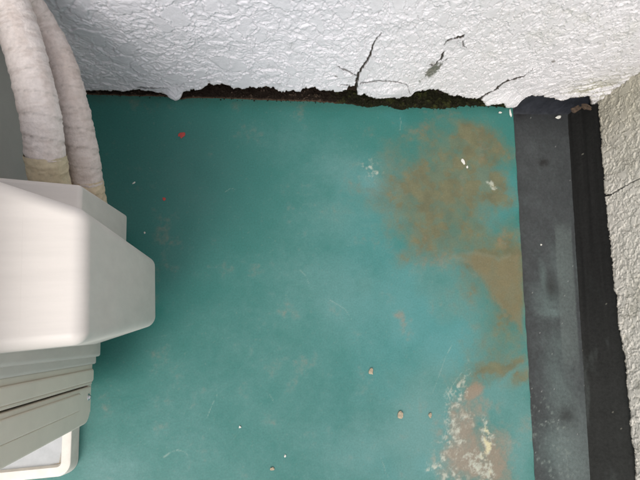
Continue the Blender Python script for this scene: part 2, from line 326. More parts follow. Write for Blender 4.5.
def build_floor():
    s = 0.0019
    u_f = np.arange(0, 1.12, s)                    # distance left of the green edge, fine
    u = np.concatenate([[2.6, 2.1, 1.7, 1.4, 1.25, 1.17], u_f[::-1]])
    yv = np.concatenate([[-3.0, -2.2, -1.6, -1.2, -0.9, -0.7, -0.55], np.arange(-0.45, 0.605, s)])
    U, Y = np.meshgrid(u, yv)
    edge_wob = (fbm(Y * 30, Y * 0 + 3.3, 41, 4) - 0.5) * 0.004 * np.exp(-U / 0.01)
    X = x_green(Y) - U + edge_wob
    big = fbm(X * 5, Y * 5, 3, 5); mid = fbm(X * 18, Y * 18, 7, 6, 0.6); fine = fbm(X * 90, Y * 90, 11, 5, 0.65)
    wx = X + (fbm(X * 9, Y * 9, 21, 5) - 0.5) * 0.09; wy = Y + (fbm(X * 9, Y * 9, 29, 5) - 0.5) * 0.09
    base = np.array([0.029, 0.150, 0.130])
    C = np.broadcast_to(base, X.shape + (3,)).copy()
    C = C * (0.93 + 0.14 * big)[..., None]
    # bluer, chalkier wear towards the gutter side, with the floor's light gradient painted in
    g = blobs(X + (wx - X) * 0.7, Y + (wy - Y) * 0.7, GREY)
    g = g + 0.42 * smooth(0.55, -0.15, Y - 0.3 * X) * smooth(-0.35, 0.1, X + 0.5 * (0.2 - Y))
    gm = smooth(0.0, 1.15, g + (mid - 0.5) * 0.40 + (fine - 0.5) * 0.25)
    C = mixc(C, (0.125, 0.255, 0.245), gm * 0.82)
    bl = smooth(0.45, 0.75, fbm(X * 6 + 9, Y * 6, 55, 5)) * smooth(0.15, 0.55, X + 0.1 * mid)
    C = mixc(C, (0.052, 0.235, 0.245), bl * 0.45)
    # ochre film
    o = blobs(X + (wx - X) * 0.55, Y + (wy - Y) * 0.55, [(a, b, c * 1.25, d * 1.25, e, f) for a, b, c, d, e, f in OCHRE])
    ob = blobs(X + (wx - X) * 0.8, Y + (wy - Y) * 0.8, [(a, b, c * 2.0, d * 2.0, e, f * 0.7) for a, b, c, d, e, f in OCHRE])
    om = 0.46 * smooth(0.22, 0.95, ob + (mid - 0.5) * 0.6 + (fine - 0.5) * 0.4) + 0.36 * smooth(0.15, 0.80, o + (mid - 0.5) * 0.7 + (fine - 0.5) * 0.35) + 0.24 * smooth(0.62, 0.85, o + (mid - 0.5) * 1.0 + (fine - 0.5) * 0.6)
    tone = fbm(X * 40, Y * 40, 63, 4)
    om = om * (0.72 + 0.28 * smooth(0.36, 0.56, fbm(X * 30 + 3, Y * 34, 161, 5, 0.62)))
    oc = np.array([0.135, 0.122, 0.062]) * (0.75 + 0.5 * tone)[..., None]
    C = C * (1 - om[..., None] * 0.85) + oc * om[..., None] * 0.85
    # the crisp tan wedge against the gutter edge
    px_ = X + (mid - 0.5) * 0.020 + (fine - 0.5) * 0.010; py_ = Y + (mid - 0.5) * 0.024 + (fine - 0.5) * 0.010
    inside = np.zeros(X.shape, bool); n_ = len(WEDGE); dist = np.full(X.shape, 9.0)
    for i in range(n_):
        (ax, ay), (bx, by) = WEDGE[i], WEDGE[(i + 1) % n_]
        cr_ = ((ay > py_) != (by > py_)) & (px_ < (bx - ax) * (py_ - ay) / (by - ay + 1e-9) + ax)
        inside ^= cr_
        L = (bx - ax) ** 2 + (by - ay) ** 2
        t_ = np.clip(((px_ - ax) * (bx - ax) + (py_ - ay) * (by - ay)) / L, 0, 1)
        dist = np.minimum(dist, np.hypot(px_ - ax - t_ * (bx - ax), py_ - ay - t_ * (by - ay)))
    wdg = smooth(-0.006, 0.010, np.where(inside, dist, -dist))
    C = mixc(C, (0.165, 0.138, 0.075), wdg * (0.55 + 0.25 * tone))
    rim_ = np.exp(-(dist / 0.005) ** 2) * (X < x_green(Y) - 0.03) * smooth(0.45, 0.7, mid + 0.3 * fine)
    C = mixc(C, (0.30, 0.33, 0.26), rim_ * 0.12)
    r = blobs(X + (wx - X) * 0.5, Y + (wy - Y) * 0.5, RUST)
    rm = smooth(0.15, 0.95, r + (mid - 0.5) * 1.1 + (fine - 0.5) * 0.6)
    C = mixc(C, (0.30, 0.185, 0.125), rm * 0.65)
    # chalk and lime
    w = blobs(X + (fbm(X * 40, Y * 40, 71, 4) - 0.5) * 0.03, Y + (fbm(X * 40, Y * 40, 77, 4) - 0.5) * 0.03, WHITE)
    strk2 = fbm(X * 26 + Y * 20, Y * 70, 151, 4, 0.6)
    wm = smooth(0.45, 1.30, w * 0.95 + (fine - 0.5) * 3.2 + (fbm(X * 220, Y * 220, 113, 3) - 0.5) * 1.2 + (mid - 0.5) * 0.9 + (strk2 - 0.5) * 1.1 - 0.1)* smooth(0.1, 0.5, w)
    yel = smooth(0.9, 1.4, w)
    wc = np.array([0.42, 0.44, 0.37]) * (1 - yel[..., None]) + np.array([0.62, 0.57, 0.36]) * yel[..., None]
    C = C * (1 - 0.75 * wm[..., None]) + wc * 0.75 * wm[..., None]
    # flecks and hair-fine scratches
    f1, f2, cid = worley(X * 55, Y * 55, 91)
    reg = smooth(0.10, 0.5, g)
    fl = (f1 < 0.16 * (cid * 7.3 % 1) + 0.05 * fine) & (cid > 0.965 - 0.10 * reg)
    C = mixc(C, (0.34, 0.38, 0.33), fl * 0.55 * smooth(0.25, 0.7, w))
    web = 1 - np.abs(2 * fbm(X * 28, Y * 22, 101, 4, 0.6) - 1)
    C = mixc(C, (0.48, 0.52, 0.46), smooth(0.965, 0.995, web) * smooth(0.35, 0.8, g * 0.25 + w + (mid - 0.5)) * 0.35)
    for w_, pts in SCRATCHES:
        d = seg_dist(X, Y * 2.0, [(a, b * 2.0) for a, b in pts], w_)
        C = mixc(C, (0.30, 0.38, 0.33), smooth(1.6, 0.5, d) * 0.40 * smooth(0.35, 0.6, fine + 0.1))
    # grime: dark scuffs and dust settled in faint runs
    scf = fbm(X * 34 + Y * 8, Y * 12, 131, 5, 0.65)
    dst = 0.9 * fbm(X * 160, Y * 160, 141, 3, 0.7)
    C = mixc(C, (0.20, 0.24, 0.20), smooth(0.66, 0.82, dst) * 0.22)
    # darker close to the back wall and to the edge
    nw = smooth(0.545, 0.583, Y + (fine - 0.5) * 0.03)
    C = mixc(C, (0.05, 0.10, 0.075), nw * 0.35)
    Z = (fine - 0.5) * 0.0002 + (mid - 0.5) * 0.0008
    Z += wm * 0.0006
    P = np.stack([X, Y, Z], -1)
    # sheet turned down over the edge of the gutter
    last = P[:, -1:, :].copy(); last[..., 2] = -0.0245; last[..., 0] += 0.0005
    roundp = P[:, -1:, :].copy(); roundp[..., 0] += 0.0012; roundp[..., 2] -= 0.0016
    P = np.concatenate([P, roundp, last], 1)
    dk = C[:, -1:, :] * 0.9
    C = np.concatenate([C, dk, dk * 0.5], 1)
    tag(link('floor', grid_mesh('floor', P, C), M_floor), kind='structure')
build_floor()

# ---------------------------------------------------------------- gutter along the right
def build_gutter():
    s = 0.0028
    yv = np.concatenate([[-3.0, -2, -1.2, -0.8, -0.6], np.arange(-0.46, 0.5751, s)])
    t = np.linspace(0, 1, 74)
    T, Y = np.meshgrid(t, yv)
    xa = x_green(Y) - 0.004; xb = x_gut(Y)
    X = xa + (xb - xa) * T
    fine = fbm(X * 110, Y * 110, 5, 5, 0.65); mid = fbm(X * 25, Y * 25, 8, 5, 0.6)
    Z = -0.024 + (mid - 0.5) * 0.002 + (fine - 0.5) * 0.0009 + 0.001 * T
    C = np.broadcast_to(np.array([0.046, 0.050, 0.052]), X.shape + (3,)).copy() * (0.75 + 0.5 * mid)[..., None]
    wx = X + (mid - 0.5) * 0.012; wy = Y + (fine - 0.5) * 0.012
    lm = np.clip(blobs(wx, wy, GUT_LIGHT) + (fine - 0.5) * 0.35, 0, 1)
    C = mixc(C, (0.150, 0.205, 0.195), lm * 0.85)
    band = smooth(0.655, 0.685, T + (mid - 0.5) * 0.02) * smooth(0.955, 0.93, T) * smooth(0.27, 0.22, Y + (mid - 0.5) * 0.05) * smooth(-0.15, -0.05, Y + (mid - 0.5) * 0.1)
    C = mixc(C, (0.105, 0.125, 0.12), band * 0.62)
    low = smooth(0.35, 0.60, T) * smooth(-0.10, -0.30, Y)
    C = mixc(C, (0.125, 0.15, 0.145), low * 0.55)
    dm = np.clip(blobs(X + (mid - 0.5) * 0.02, Y + (fine - 0.5) * 0.02, GUT_DARK) * 1.3 + (fine - 0.5) * 0.3, 0, 1)
    C = mixc(C, (0.022, 0.022, 0.022), dm)
    spk = smooth(0.60, 0.75, fine) * smooth(-0.12, -0.25, Y) * smooth(0.95, 0.5, T)
    C = mixc(C, (0.19, 0.22, 0.20), spk * 0.6)
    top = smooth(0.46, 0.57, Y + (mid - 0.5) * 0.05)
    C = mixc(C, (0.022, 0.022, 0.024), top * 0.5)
    f1, f2, cid = worley(X * 70, Y * 70, 33)
    fl = (f1 < 0.11 * (cid * 13.7 % 1)) & (cid > 0.93)
    C = mixc(C, (0.35, 0.36, 0.34), fl * 0.6)
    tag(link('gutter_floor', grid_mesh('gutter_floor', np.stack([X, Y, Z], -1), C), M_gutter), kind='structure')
    # sloping fillet between gutter bed and right wall
    t = np.linspace(0, 1, 40)
    T, Y = np.meshgrid(t, yv)
    mid = fbm(T * 3 + 4, Y * 9, 15, 5, 0.6); fine = fbm(T * 9, Y * 110, 18, 5, 0.65); strk = fbm(T * 14, Y * 3, 25, 4)
    xa = x_gut(Y); xb = x_wall(Y) + 0.012
    X = xa + (xb - xa) * T
    Z = -0.0235 + 0.0735 * T ** 1.15 + (mid - 0.5) * 0.004 + (fine - 0.5) * 0.0012
    C = np.broadcast_to(np.array([0.010, 0.010, 0.0095]), X.shape + (3,)).copy() * (0.55 + 0.9 * strk)[..., None]
    C = mixc(C, (0.085, 0.10, 0.095), smooth(0.55, 0.85, mid) * smooth(0.25, -0.2, Y) * 0.40)
    C = mixc(C, (0.045, 0.047, 0.043), smooth(0.2, -0.35, Y) * 0.35)
    f1, f2, cid = worley(X * 80, Y * 80, 36)
    C = mixc(C, (0.28, 0.27, 0.22), ((f1 < 0.12 * (cid * 31.7 % 1)) & (cid > 0.95)) * 0.5)
    tag(link('gutter_slope', grid_mesh('gutter_slope', np.stack([X, Y, Z], -1), C), M_slope), kind='structure')
    # black upturn at the closed end of the gutter
    xs = np.arange(0.742, 0.985, 0.003); t = np.linspace(0, 1, 16)
    X, T = np.meshgrid(xs, t)
    n = fbm(X * 60, T * 6, 44, 5, 0.6)
    Yp = 0.566 + 0.034 * T + (n - 0.5) * 0.004; Z = -0.024 + 0.075 * T ** 1.6
    C = np.broadcast_to(np.array([0.020, 0.022, 0.028]), X.shape + (3,)).copy() * (0.6 + 0.8 * n)[..., None]
    tag(link('gutter_end', grid_mesh('gutter_end', np.stack([X, Yp, Z], -1), C), M_gutter), kind='structure')
build_gutter()

# ---------------------------------------------------------------- stucco walls
def stucco_height(a, b, coarse):
    """a along the wall, b up the wall, coarse 0..1 = size of the trowelled plates; metres of relief and a pit mask"""
    ang = 0.35
    a2 = a * math.cos(ang) + b * math.sin(ang); b2 = -a * math.sin(ang) + b * math.cos(ang)
    wa = a2 + (fbm(a * 40, b * 40, 3, 4) - 0.5) * 0.030
    wb = b2 + (fbm(a * 40 + 7, b * 40, 9, 4) - 0.5) * 0.030
    k = 1.0 + 0.75 * (1 - coarse)
    f1, f2, c1 = worley(wa * 27 * k, wb * 21 * k, 12)
    e1 = f2 - f1
    p1 = smooth(0.0, 0.10, e1)
    g1, g2, c2 = worley(wa * 58 * k + 3, wb * 44 * k, 19)
    e2 = g2 - g1
    rid = 1 - np.abs(2 * fbm(wa * 42 * k, wb * 34 * k, 27, 4, 0.55) - 1)
    fine = fbm(a * 190, b * 170, 31, 4, 0.6)
    hi = c1 * smooth(0, 0.10, e1) * 0.0019 + np.exp(-e1 / 0.09) * 0.0010 - np.exp(-e1 / 0.025) * 0.0020
    hi = hi + c2 * smooth(0, 0.12, e2) * 0.0014 - np.exp(-e2 / 0.04) * 0.0010
    hi = hi + smooth(0.74, 0.97, rid) * 0.0020 + (fine - 0.5) * 0.0015
    pl = smooth(0.66, 0.74, c1) * smooth(0.10, 0.26, e1)            # flat trowelled plates
    hi = hi * (1 - 0.85 * pl) + 0.0026 * pl
    return hi, p1

def build_back_wall():
    th = thing('stucco_wall', 'back wall of white textured stucco with cracks and a broken lower edge', 'wall', (0.3, 0.6, 0))
    s = 0.0015
    xs = np.concatenate([[-1.3, -1.0, -0.8, -0.6], np.arange(-0.46, 0.9861, s)])
    vs = np.concatenate([np.arange(0, 0.43, s), [0.45, 0.5, 0.6, 0.8, 1.1, 1.5, 1.9, 2.6]])
    ex, ez = zip(*EDGE)
    zb = np.interp(xs, ex, ez)
    jag = (fbm(xs * 90, xs * 0, 6, 5, 0.72) - 0.45) * 0.017 * smooth(-0.15, 0.0, xs) + (fbm(xs * 120, xs * 0, 6, 4, 0.65) - 0.5) * 0.005
    jag = jag + 0.006 * (vnoise(xs * 160, xs * 0 + 9.5, 66) > 0.72) * (xs > -0.1) * (xs < 0.62)
    zb = zb + jag
    X, V = np.meshgrid(xs, vs)
    Zr = V + zb[None, :] * np.exp(-V / 0.25)
    Zr = np.where(V > 0.43, V, Zr)
    coarse = 1 - smooth(0.05, 0.75, X)
    h, p1 = stucco_height(X, Zr, coarse)
    h = h * 0.92
    # fade of the relief and rounding at the broken edge
    h = h - 0.003 * np.exp(-V / 0.002)
    # bulges: the paint drip at the left, the lifted flake at the right
    h += 0.012 * np.exp(-(((X + 0.137) / 0.017) ** 2 + ((Zr - 0.008) / 0.022) ** 2))
    h += 0.013 * np.exp(-(((X - 0.70) / 0.07) ** 2 + ((Zr - 0.012) / 0.03) ** 2))
    h += 0.007 * np.exp(-(((X - 0.37) / 0.05) ** 2 + ((Zr - 0.05) / 0.03) ** 2))
    h += (fbm(X * 7, Zr * 7, 51, 3) - 0.5) * 0.006
    # puckered skin running into the corner
    cz = smooth(0.76, 0.95, X + 0.3 * Zr) * smooth(0.22, 0.04, Zr)
    fold = fbm((X + Zr * 0.6) * 18, (Zr - X * 0.55) * 130, 61, 3)
    h += cz * (fold - 0.4) * 0.018
    crack = np.zeros(X.shape)
    cx = X + (fbm(X * 150, Zr * 150, 81, 3) - 0.5) * 0.004
    cz2 = Zr + (fbm(X * 150 + 5, Zr * 150, 83, 3) - 0.5) * 0.004
    near = Zr < 0.32
    for w, pts in CRACKS:
        w = max(w, 0.0030)
        d = np.full(X.shape, 99.0); d[near] = seg_dist(cx[near], cz2[near], pts, w)
        crack = np.maximum(crack, smooth(1.5, 0.7, d) * (0.6 if w < 0.0031 else 1.0))
        h += 0.0012 * smooth(6, 1.5, d) * (d < 8)          # skin lifts beside the crack
    h = h - crack * 0.0028
    Yw = 0.583 - h
    # colour: white paint with bluish sky light painted in at left, slightly darker creases, lichen towards the right corner
    C = np.broadcast_to(np.array([0.715, 0.700, 0.750]), X.shape + (3,)).copy()
    C = mixc(C, (0.70, 0.675, 0.69), smooth(0.0, 0.6, X))
    dirt = fbm(X * 9, Zr * 9, 71, 5, 0.6); fine = fbm(X * 200, Zr * 200, 75, 4)
    cre = 1 - p1
    C = mixc(C, (0.33, 0.33, 0.32), cre * 0.16 * (0.4 + dirt))
    grime = smooth(0.55, 0.8, dirt + 0.25 * cre + 0.2 * (fine - 0.5)) * smooth(0.15, 0.7, X)
    C = mixc(C, (0.36, 0.37, 0.25), grime * 0.18)
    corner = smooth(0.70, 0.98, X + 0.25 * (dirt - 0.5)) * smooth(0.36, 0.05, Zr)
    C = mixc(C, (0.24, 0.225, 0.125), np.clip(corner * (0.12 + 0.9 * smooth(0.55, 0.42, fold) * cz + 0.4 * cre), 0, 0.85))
    # specks of mould round the flaking patch
    sp = np.exp(-(((X - 0.452) / 0.030) ** 2 + ((Zr - 0.16) / 0.045) ** 2)) + 0.5 * np.exp(-(((X - 0.44) / 0.015) ** 2 + ((Zr - 0.08) / 0.06) ** 2))
    C = mixc(C, (0.10, 0.10, 0.07), smooth(1.10, 1.40, sp + 0.9 * fbm(X * 130, Zr * 90, 78, 4, 0.65) * (sp > 0.05)) * 0.9)
    for (a, b, r) in ((0.2905, 0.079, 0.0035), (0.232, 0.116, 0.003), (0.106, 0.075, 0.0025), (-0.055, 0.075, 0.0025), (0.72, 0.21, 0.004)):
        C = mixc(C, (0.10, 0.08, 0.06), smooth(1.3, 0.5, np.hypot((X - a) / (1.4 * r), (Zr - b) / r) + 0.5 * (fine - 0.5)) * 0.75)
    C = mixc(C, (0.30, 0.25, 0.18), smooth(0.012, 0.0, V + 0.008 * (fine - 0.5)) * 0.45)
    C = mixc(C, (0.035, 0.026, 0.020), np.clip(crack * 1.25, 0, 1))
    P = np.stack([X, Yw, Zr], -1)
    lip = P[:1].copy(); lip[..., 1] = 0.603; lip[..., 2] += 0.006
    lc = np.broadcast_to(np.array([0.22, 0.19, 0.15]), lip.shape)
    P = np.concatenate([lip, P], 0); C = np.concatenate([lc, C], 0)
    link('stucco_coat', grid_mesh('stucco_coat', P[:, ::-1], C[:, ::-1]), M_stucco).parent = None
    o = bpy.data.objects['stucco_coat']; o.parent = th; o.location = -Vector(th.location)
    # rough mortar left bare behind the coat
    xs = np.concatenate([[-1.3, -0.9, -0.6], np.arange(-0.46, 0.99, 0.003)]); zs = np.concatenate([np.arange(-0.03, 0.12, 0.003), [2.6]])
    X, Z = np.meshgrid(xs, zs)
    Yb = 0.6035 - (fbm(X * 60, Z * 60, 91, 5, 0.6) - 0.3) * 0.014 * (Z < 0.13) + 0.004
    n = fbm(X * 45, Z * 45, 95, 5, 0.6)
    C = np.broadcast_to(np.array([0.030, 0.020, 0.014]), X.shape + (3,)).copy()
    C = mixc(C, (0.15, 0.10, 0.07), smooth(0.52, 0.72, n) * 0.7)
    C = mixc(C, (0.008, 0.008, 0.006), smooth(0.25, 0.45, X) * 0.7)
    o = link('mortar_base', grid_mesh('mortar_base', np.stack([X, Yb, Z], -1)[:, ::-1], C[:, ::-1]), M_moss, th)
    o.location = -Vector(th.location)
    o = bm_obj('wall_core', box(-1.3, 1.3, 0.6135, 0.76, -0.03, 2.6), M_side, th); o.location = -Vector(th.location)
build_back_wall()

def build_right_wall():
    th = thing('stucco_wall', 'right wall of grey white rough stucco rising from the black gutter', 'wall', (0.95, 0.1, 0))
    s = 0.0017
    ts = np.concatenate([np.arange(-0.004, 1.03, s), [1.06, 1.12, 1.3, 1.7, 2.4, 3.4]])
    vs = np.concatenate([np.arange(0, 0.16, s), [0.17, 0.2, 0.27, 0.36, 0.5, 0.7, 0.9]])
    rt, rz = zip(*REDGE)
    zb = np.interp(ts, rt, rz) + (fbm(ts * 90, ts * 0 + 2, 16, 4, 0.65) - 0.5) * 0.007
    T, V = np.meshgrid(ts, vs)
    Z = V + zb[None, :] * np.exp(-V / 0.3)
    h, p1 = stucco_height(T + 5.0, Z, 0.0 + 0 * T)
    h = h * 1.0 - 0.003 * np.exp(-V / 0.003) + (fbm(T * 7, Z * 7, 53, 3) - 0.5) * 0.006
    d = seg_dist(T + (fbm(T * 150, Z * 150, 7, 3) - 0.5) * 0.004, Z, RCRACK, 0.0036)
    crack = smooth(1.5, 0.7, d)
    h = h - crack * 0.006 * (Z < 0.3)
    x0, y0, dx, dy = 0.9725, 0.583, -0.0887, -0.99606
    X = x0 + dx * T + dy * h; Y = y0 + dy * T - dx * h
    dirt = fbm(T * 9, Z * 9, 171, 5, 0.6); fine = fbm(T * 200, Z * 200, 175, 4)
    C = np.broadcast_to(np.array([0.66, 0.62, 0.555]), T.shape + (3,)).copy()
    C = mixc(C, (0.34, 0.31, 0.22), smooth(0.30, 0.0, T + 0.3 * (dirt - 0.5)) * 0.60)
    C = mixc(C, (0.30, 0.28, 0.20), smooth(0.5, 0.8, dirt + 0.3 * (1 - p1)) * 0.40)
    C = mixc(C, (0.20, 0.17, 0.12), smooth(0.010, 0.0, V + 0.008 * (fine - 0.5)) * 0.6)
    C = mixc(C, (0.03, 0.03, 0.025), np.clip(crack * 1.2, 0, 1) * (Z < 0.3))
    P = np.stack([X, Y, Z], -1)
    lip = P[:1].copy(); lip[..., 0] += 0.02; lip[..., 2] += 0.003
    P = np.concatenate([lip, P], 0); C = np.concatenate([C[:1] * 0.3, C], 0)
    o = link('stucco_coat', grid_mesh('stucco_coat', P, C), M_stucco, th); o.location = -Vector(th.location)
    o = bm_obj('wall_core', hexa([(0.994, 0.60, -0.03), (0.68, -2.95, -0.03), (0.85, -2.95, -0.03), (1.15, 0.60, -0.03),
                                  (0.994, 0.60, 0.905), (0.68, -2.95, 0.905), (0.85, -2.95, 0.905), (1.15, 0.60, 0.905)]), M_side, th)
    o.location = -Vector(th.location)
build_right_wall()

o = bm_obj('side_wall', box(-1.3, -0.42, 0.27, 0.5785, -0.02, 0.62, 0.004), M_side)
tag(o, 'low smooth grey side wall in the shade behind the two wrapped pipes', 'wall')

# ---------------------------------------------------------------- moss and crumbs in the joint
def build_moss():
    xs = np.arange(-0.46, 0.752, 0.0016); t = np.linspace(0, 1, 36)
    mx, my = zip(*MOSS)
    yf = np.interp(xs, mx, my)
    yf = yf + (fbm(xs * 90, xs * 0, 13, 4, 0.65) - 0.6) * 0.009 * (0.35 + 0.65 * smooth(0.1, 0.3, xs))
    X, T = np.meshgrid(xs, t)
    n1 = fbm(X * 70, T * 3, 23, 5, 0.65); n2 = fbm(X * 220, T * 9, 27, 4, 0.7)
    height = 0.013 + 0.016 * fbm(xs * 22, xs * 0, 31, 4)
    Y = yf[None, :] + (0.607 - yf[None, :]) * T + (n1 - 0.5) * 0.008 * T
    Z = -0.001 + height[None, :] * np.sqrt(np.clip(T, 0, 1)) * (0.35 + n1) + (n2 - 0.5) * 0.012 * np.minimum(1, T * 5)
    Z = np.where(T < 0.02, -0.0015, Z)
    C = np.broadcast_to(np.array([0.014, 0.0095, 0.007]), X.shape + (3,)).copy()
    C = mixc(C, (0.17, 0.12, 0.09), smooth(0.62, 0.78, n2) * smooth(0.45,0.65,n1) * 0.7)
    gr = smooth(0.20, 0.32, X + 0.1 * (n1 - 0.5))
    C = mixc(C, (0.009, 0.010, 0.004), gr * 0.85)
    C = mixc(C, (0.038, 0.042, 0.012), gr * smooth(0.55, 0.75, n1) * 0.6)
    C = mixc(C, (0.16, 0.11, 0.075), (1 - gr) * smooth(0.10, 0.0, T) * 0.5)
    tag(link('moss', grid_mesh('moss', np.stack([X, Y, Z], -1), C), M_moss), 'dark moss and crumbled mortar filling the joint under the back wall', 'moss', kind='stuff')
    # loose crumbs on top of it, one joined sheet of grains
    rnd = random.Random(5); bm = bmesh.new()
    for i in range(900):
        x = rnd.uniform(-0.45, 0.74); y0 = float(np.interp(x, mx, my))
        y = y0 + abs(rnd.gauss(0.0, 0.009)) - (0.004 if rnd.random() < 0.25 else 0)
        if y > 0.6: continue
        r = rnd.uniform(0.0007, 0.0024); z = max(0.0, (y - y0)) * 1.0 + r * 0.5
        vs = [bm.verts.new((x + r * dx * rnd.uniform(.6, 1.3), y + r * dy * rnd.uniform(.6, 1.3), z + r * dz * rnd.uniform(.6, 1.2)))
              for dx, dy, dz in ((1, 0, 0), (-1, 0, 0), (0, 1, 0), (0, -1, 0), (0, 0, 1), (0, 0, -.5))]
        for a, b, c in ((0, 2, 4), (2, 1, 4), (1, 3, 4), (3, 0, 4), (2, 0, 5), (1, 2, 5), (3, 1, 5), (0, 3, 5)):
            bm.faces.new((vs[a], vs[b], vs[c]))
    m = mat('crumbs', (0.022, 0.017, 0.012), rough=0.95, noise=0.6, nscale=120, spec=0.1)
    tag(bm_obj('crumbs', bm, m), 'loose brown crumbs along the joint under the back wall', 'crumbs', kind='stuff')
build_moss()

# ---------------------------------------------------------------- outdoor air conditioning unit
AX = -0.2774                                                    # plane of its right side
def build_unit():
    u = thing('air_conditioner', 'beige outdoor air conditioning unit with its ivory valve cover, at the left', 'air conditioner', (-0.66, 0.03, 0.0))
    off = -Vector(u.location)
    def part(name, bm, m, sm=True, par=None):
        p = bm_obj(name, bm, m, par or u, sm)
        if par is None: p.location = off
        return p
    ZT = 0.66
    part('body_core', box(-1.06, AX - 0.012, -0.120, 0.195, 0.108, ZT - 0.01), M_dark, False)
    # side panel behind the seam, its front lip rolled
    yz = [(-0.0655, 0.100), (0.200, 0.100), (0.200, ZT), (-0.0655, ZT)]
    sp = part('side_panel', prism_x(yz, AX - 0.011, AX, 0.0022, 3), M_steel)
    # pressed swages standing proud of it
    for ya, yb, za in ((-0.0605, -0.0370, 0.103),):
        part('swage', prism_x(round_rect(ya, yb, za, ZT - 0.02, 0.006), AX - 0.001, AX + 0.0040, 0.0036, 4), M_steel, True, sp)
    # front panel wrapping round the corner, lower corner rounded
    r = 0.030
    yz = [(-0.0685, ZT), (-0.1322, ZT)] + [(-0.1322 + r - r * math.cos(math.radians(a)), 0.102 + r - r * math.sin(math.radians(a))) for a in range(0, 91, 10)] + [(-0.0685, 0.102)]
    fp = part('front_panel', prism_x(yz, -1.06, AX, 0.0035, 3), M_steel)
    part('embossed_field', prism_x(round_rect(-0.1040, -0.0745, 0.168, ZT - 0.02, 0.010), AX - 0.001, AX + 0.0034, 0.0032, 4), M_steel, True, fp)
    # fan grille on the front
    bm = bmesh.new()
    for rr in np.linspace(0.03, 0.235, 12):
        prev = None; first = None
        for k in range(48):
            a = 2 * math.pi * k / 48
            ring = [bm.verts.new((-0.74 + (rr + dx) * math.cos(a), -0.1345 - dy, 0.38 + (rr + dx) * math.sin(a))) for dx, dy in ((-.0015, 0), (.0015, 0), (0, .004))]
            if prev:
                for q in range(3): bm.faces.new((prev[q], prev[(q + 1) % 3], ring[(q + 1) % 3], ring[q]))
            else: first = ring
            prev = ring
        for q in range(3): bm.faces.new((prev[q], prev[(q + 1) % 3], first[(q + 1) % 3], first[q]))
    part('fan_grille', bm, M_steel, False, None)
    part('top_panel', box(-1.065, AX + 0.003, -0.137, 0.203, ZT + 0.001, ZT + 0.022, 0.006, 3), M_steel)
    part('base_pan', box(-1.055, AX - 0.004, -0.118, 0.190, 0.088, 0.1075, 0.003), M_steel)
    # screw low on the front panel
    bm = bmesh.new()
    prof = [(0.0, 0.0046), (0.0022, 0.0044), (0.0036, 0.0032), (0.0042, 0.0012), (0.0062, 0.0010), (0.0066, 0.0)]
    n = 18; rings = []
    for rr, hh in prof:
        rings.append([bm.verts.new((AX + hh, -0.0868 + rr * math.cos(2 * math.pi * k / n), 0.119 + rr * math.sin(2 * math.pi * k / n))) for k in range(n)])
    for a, b in zip(rings, rings[1:]):
        for k in range(n): bm.faces.new((a[k], a[(k + 1) % n], b[(k + 1) % n], b[k]))
    bmesh.ops.remove_doubles(bm, verts=bm.verts[:], dist=1e-5)
    part('screw', bm, M_screw)
    # valve cover: tall tapering hood
    hood = hexa([(AX, 0.004, 0.120), (-0.158, 0.040, 0.120), (-0.160, 0.166, 0.120), (AX, 0.196, 0.120),
                 (AX, -0.001, 0.5677), (-0.158, 0.004, 0.5580), (-0.158, 0.147, 0.5690), (AX, 0.190, 0.5824)], 0.015, 6)
    vc = part('valve_cover', hood, M_cover)
    # flange in two steps down its front edge
    part('flange', prism_x([(-0.0285, 0.099), (0.012, 0.099), (0.012, 0.600), (-0.0285, 0.600)], AX - 0.002, AX + 0.0065, 0.0050, 4), M_cover, True, vc)
    part('flange', prism_x([(-0.0150, 0.099), (0.020, 0.099), (0.020, 0.600), (-0.0150, 0.600)], AX + 0.001, AX + 0.0140, 0.0060, 4), M_cover, True, vc)
    # mould line over the top of the cover
    pz = lambda x, y: 0.5580 - 0.0783 * (x + 0.158) + 0.0769 * (y - 0.004)
    q = [(-0.2193, 0.018), (-0.2188, 0.018), (-0.2188, 0.150), (-0.2193, 0.150)]
    part('mould_line', hexa([(x, y, pz(x, y) - 0.0004) for x, y in q] + [(x, y, pz(x, y) + 0.00045) for x, y in q]), M_cover, False, vc)
    # lower hood behind it, where the pipes go in
    low = hexa([(-0.405, 0.150, 0.105), (-0.219, 0.140, 0.105), (-0.219, 0.262, 0.105), (-0.405, 0.276, 0.105),
                (-0.405, 0.150, 0.405), (-0.2165, 0.140, 0.400), (-0.2165, 0.2300, 0.400), (-0.405, 0.2490, 0.405)], 0.007, 4)
    part('pipe_cover', low, M_cover)
build_unit()

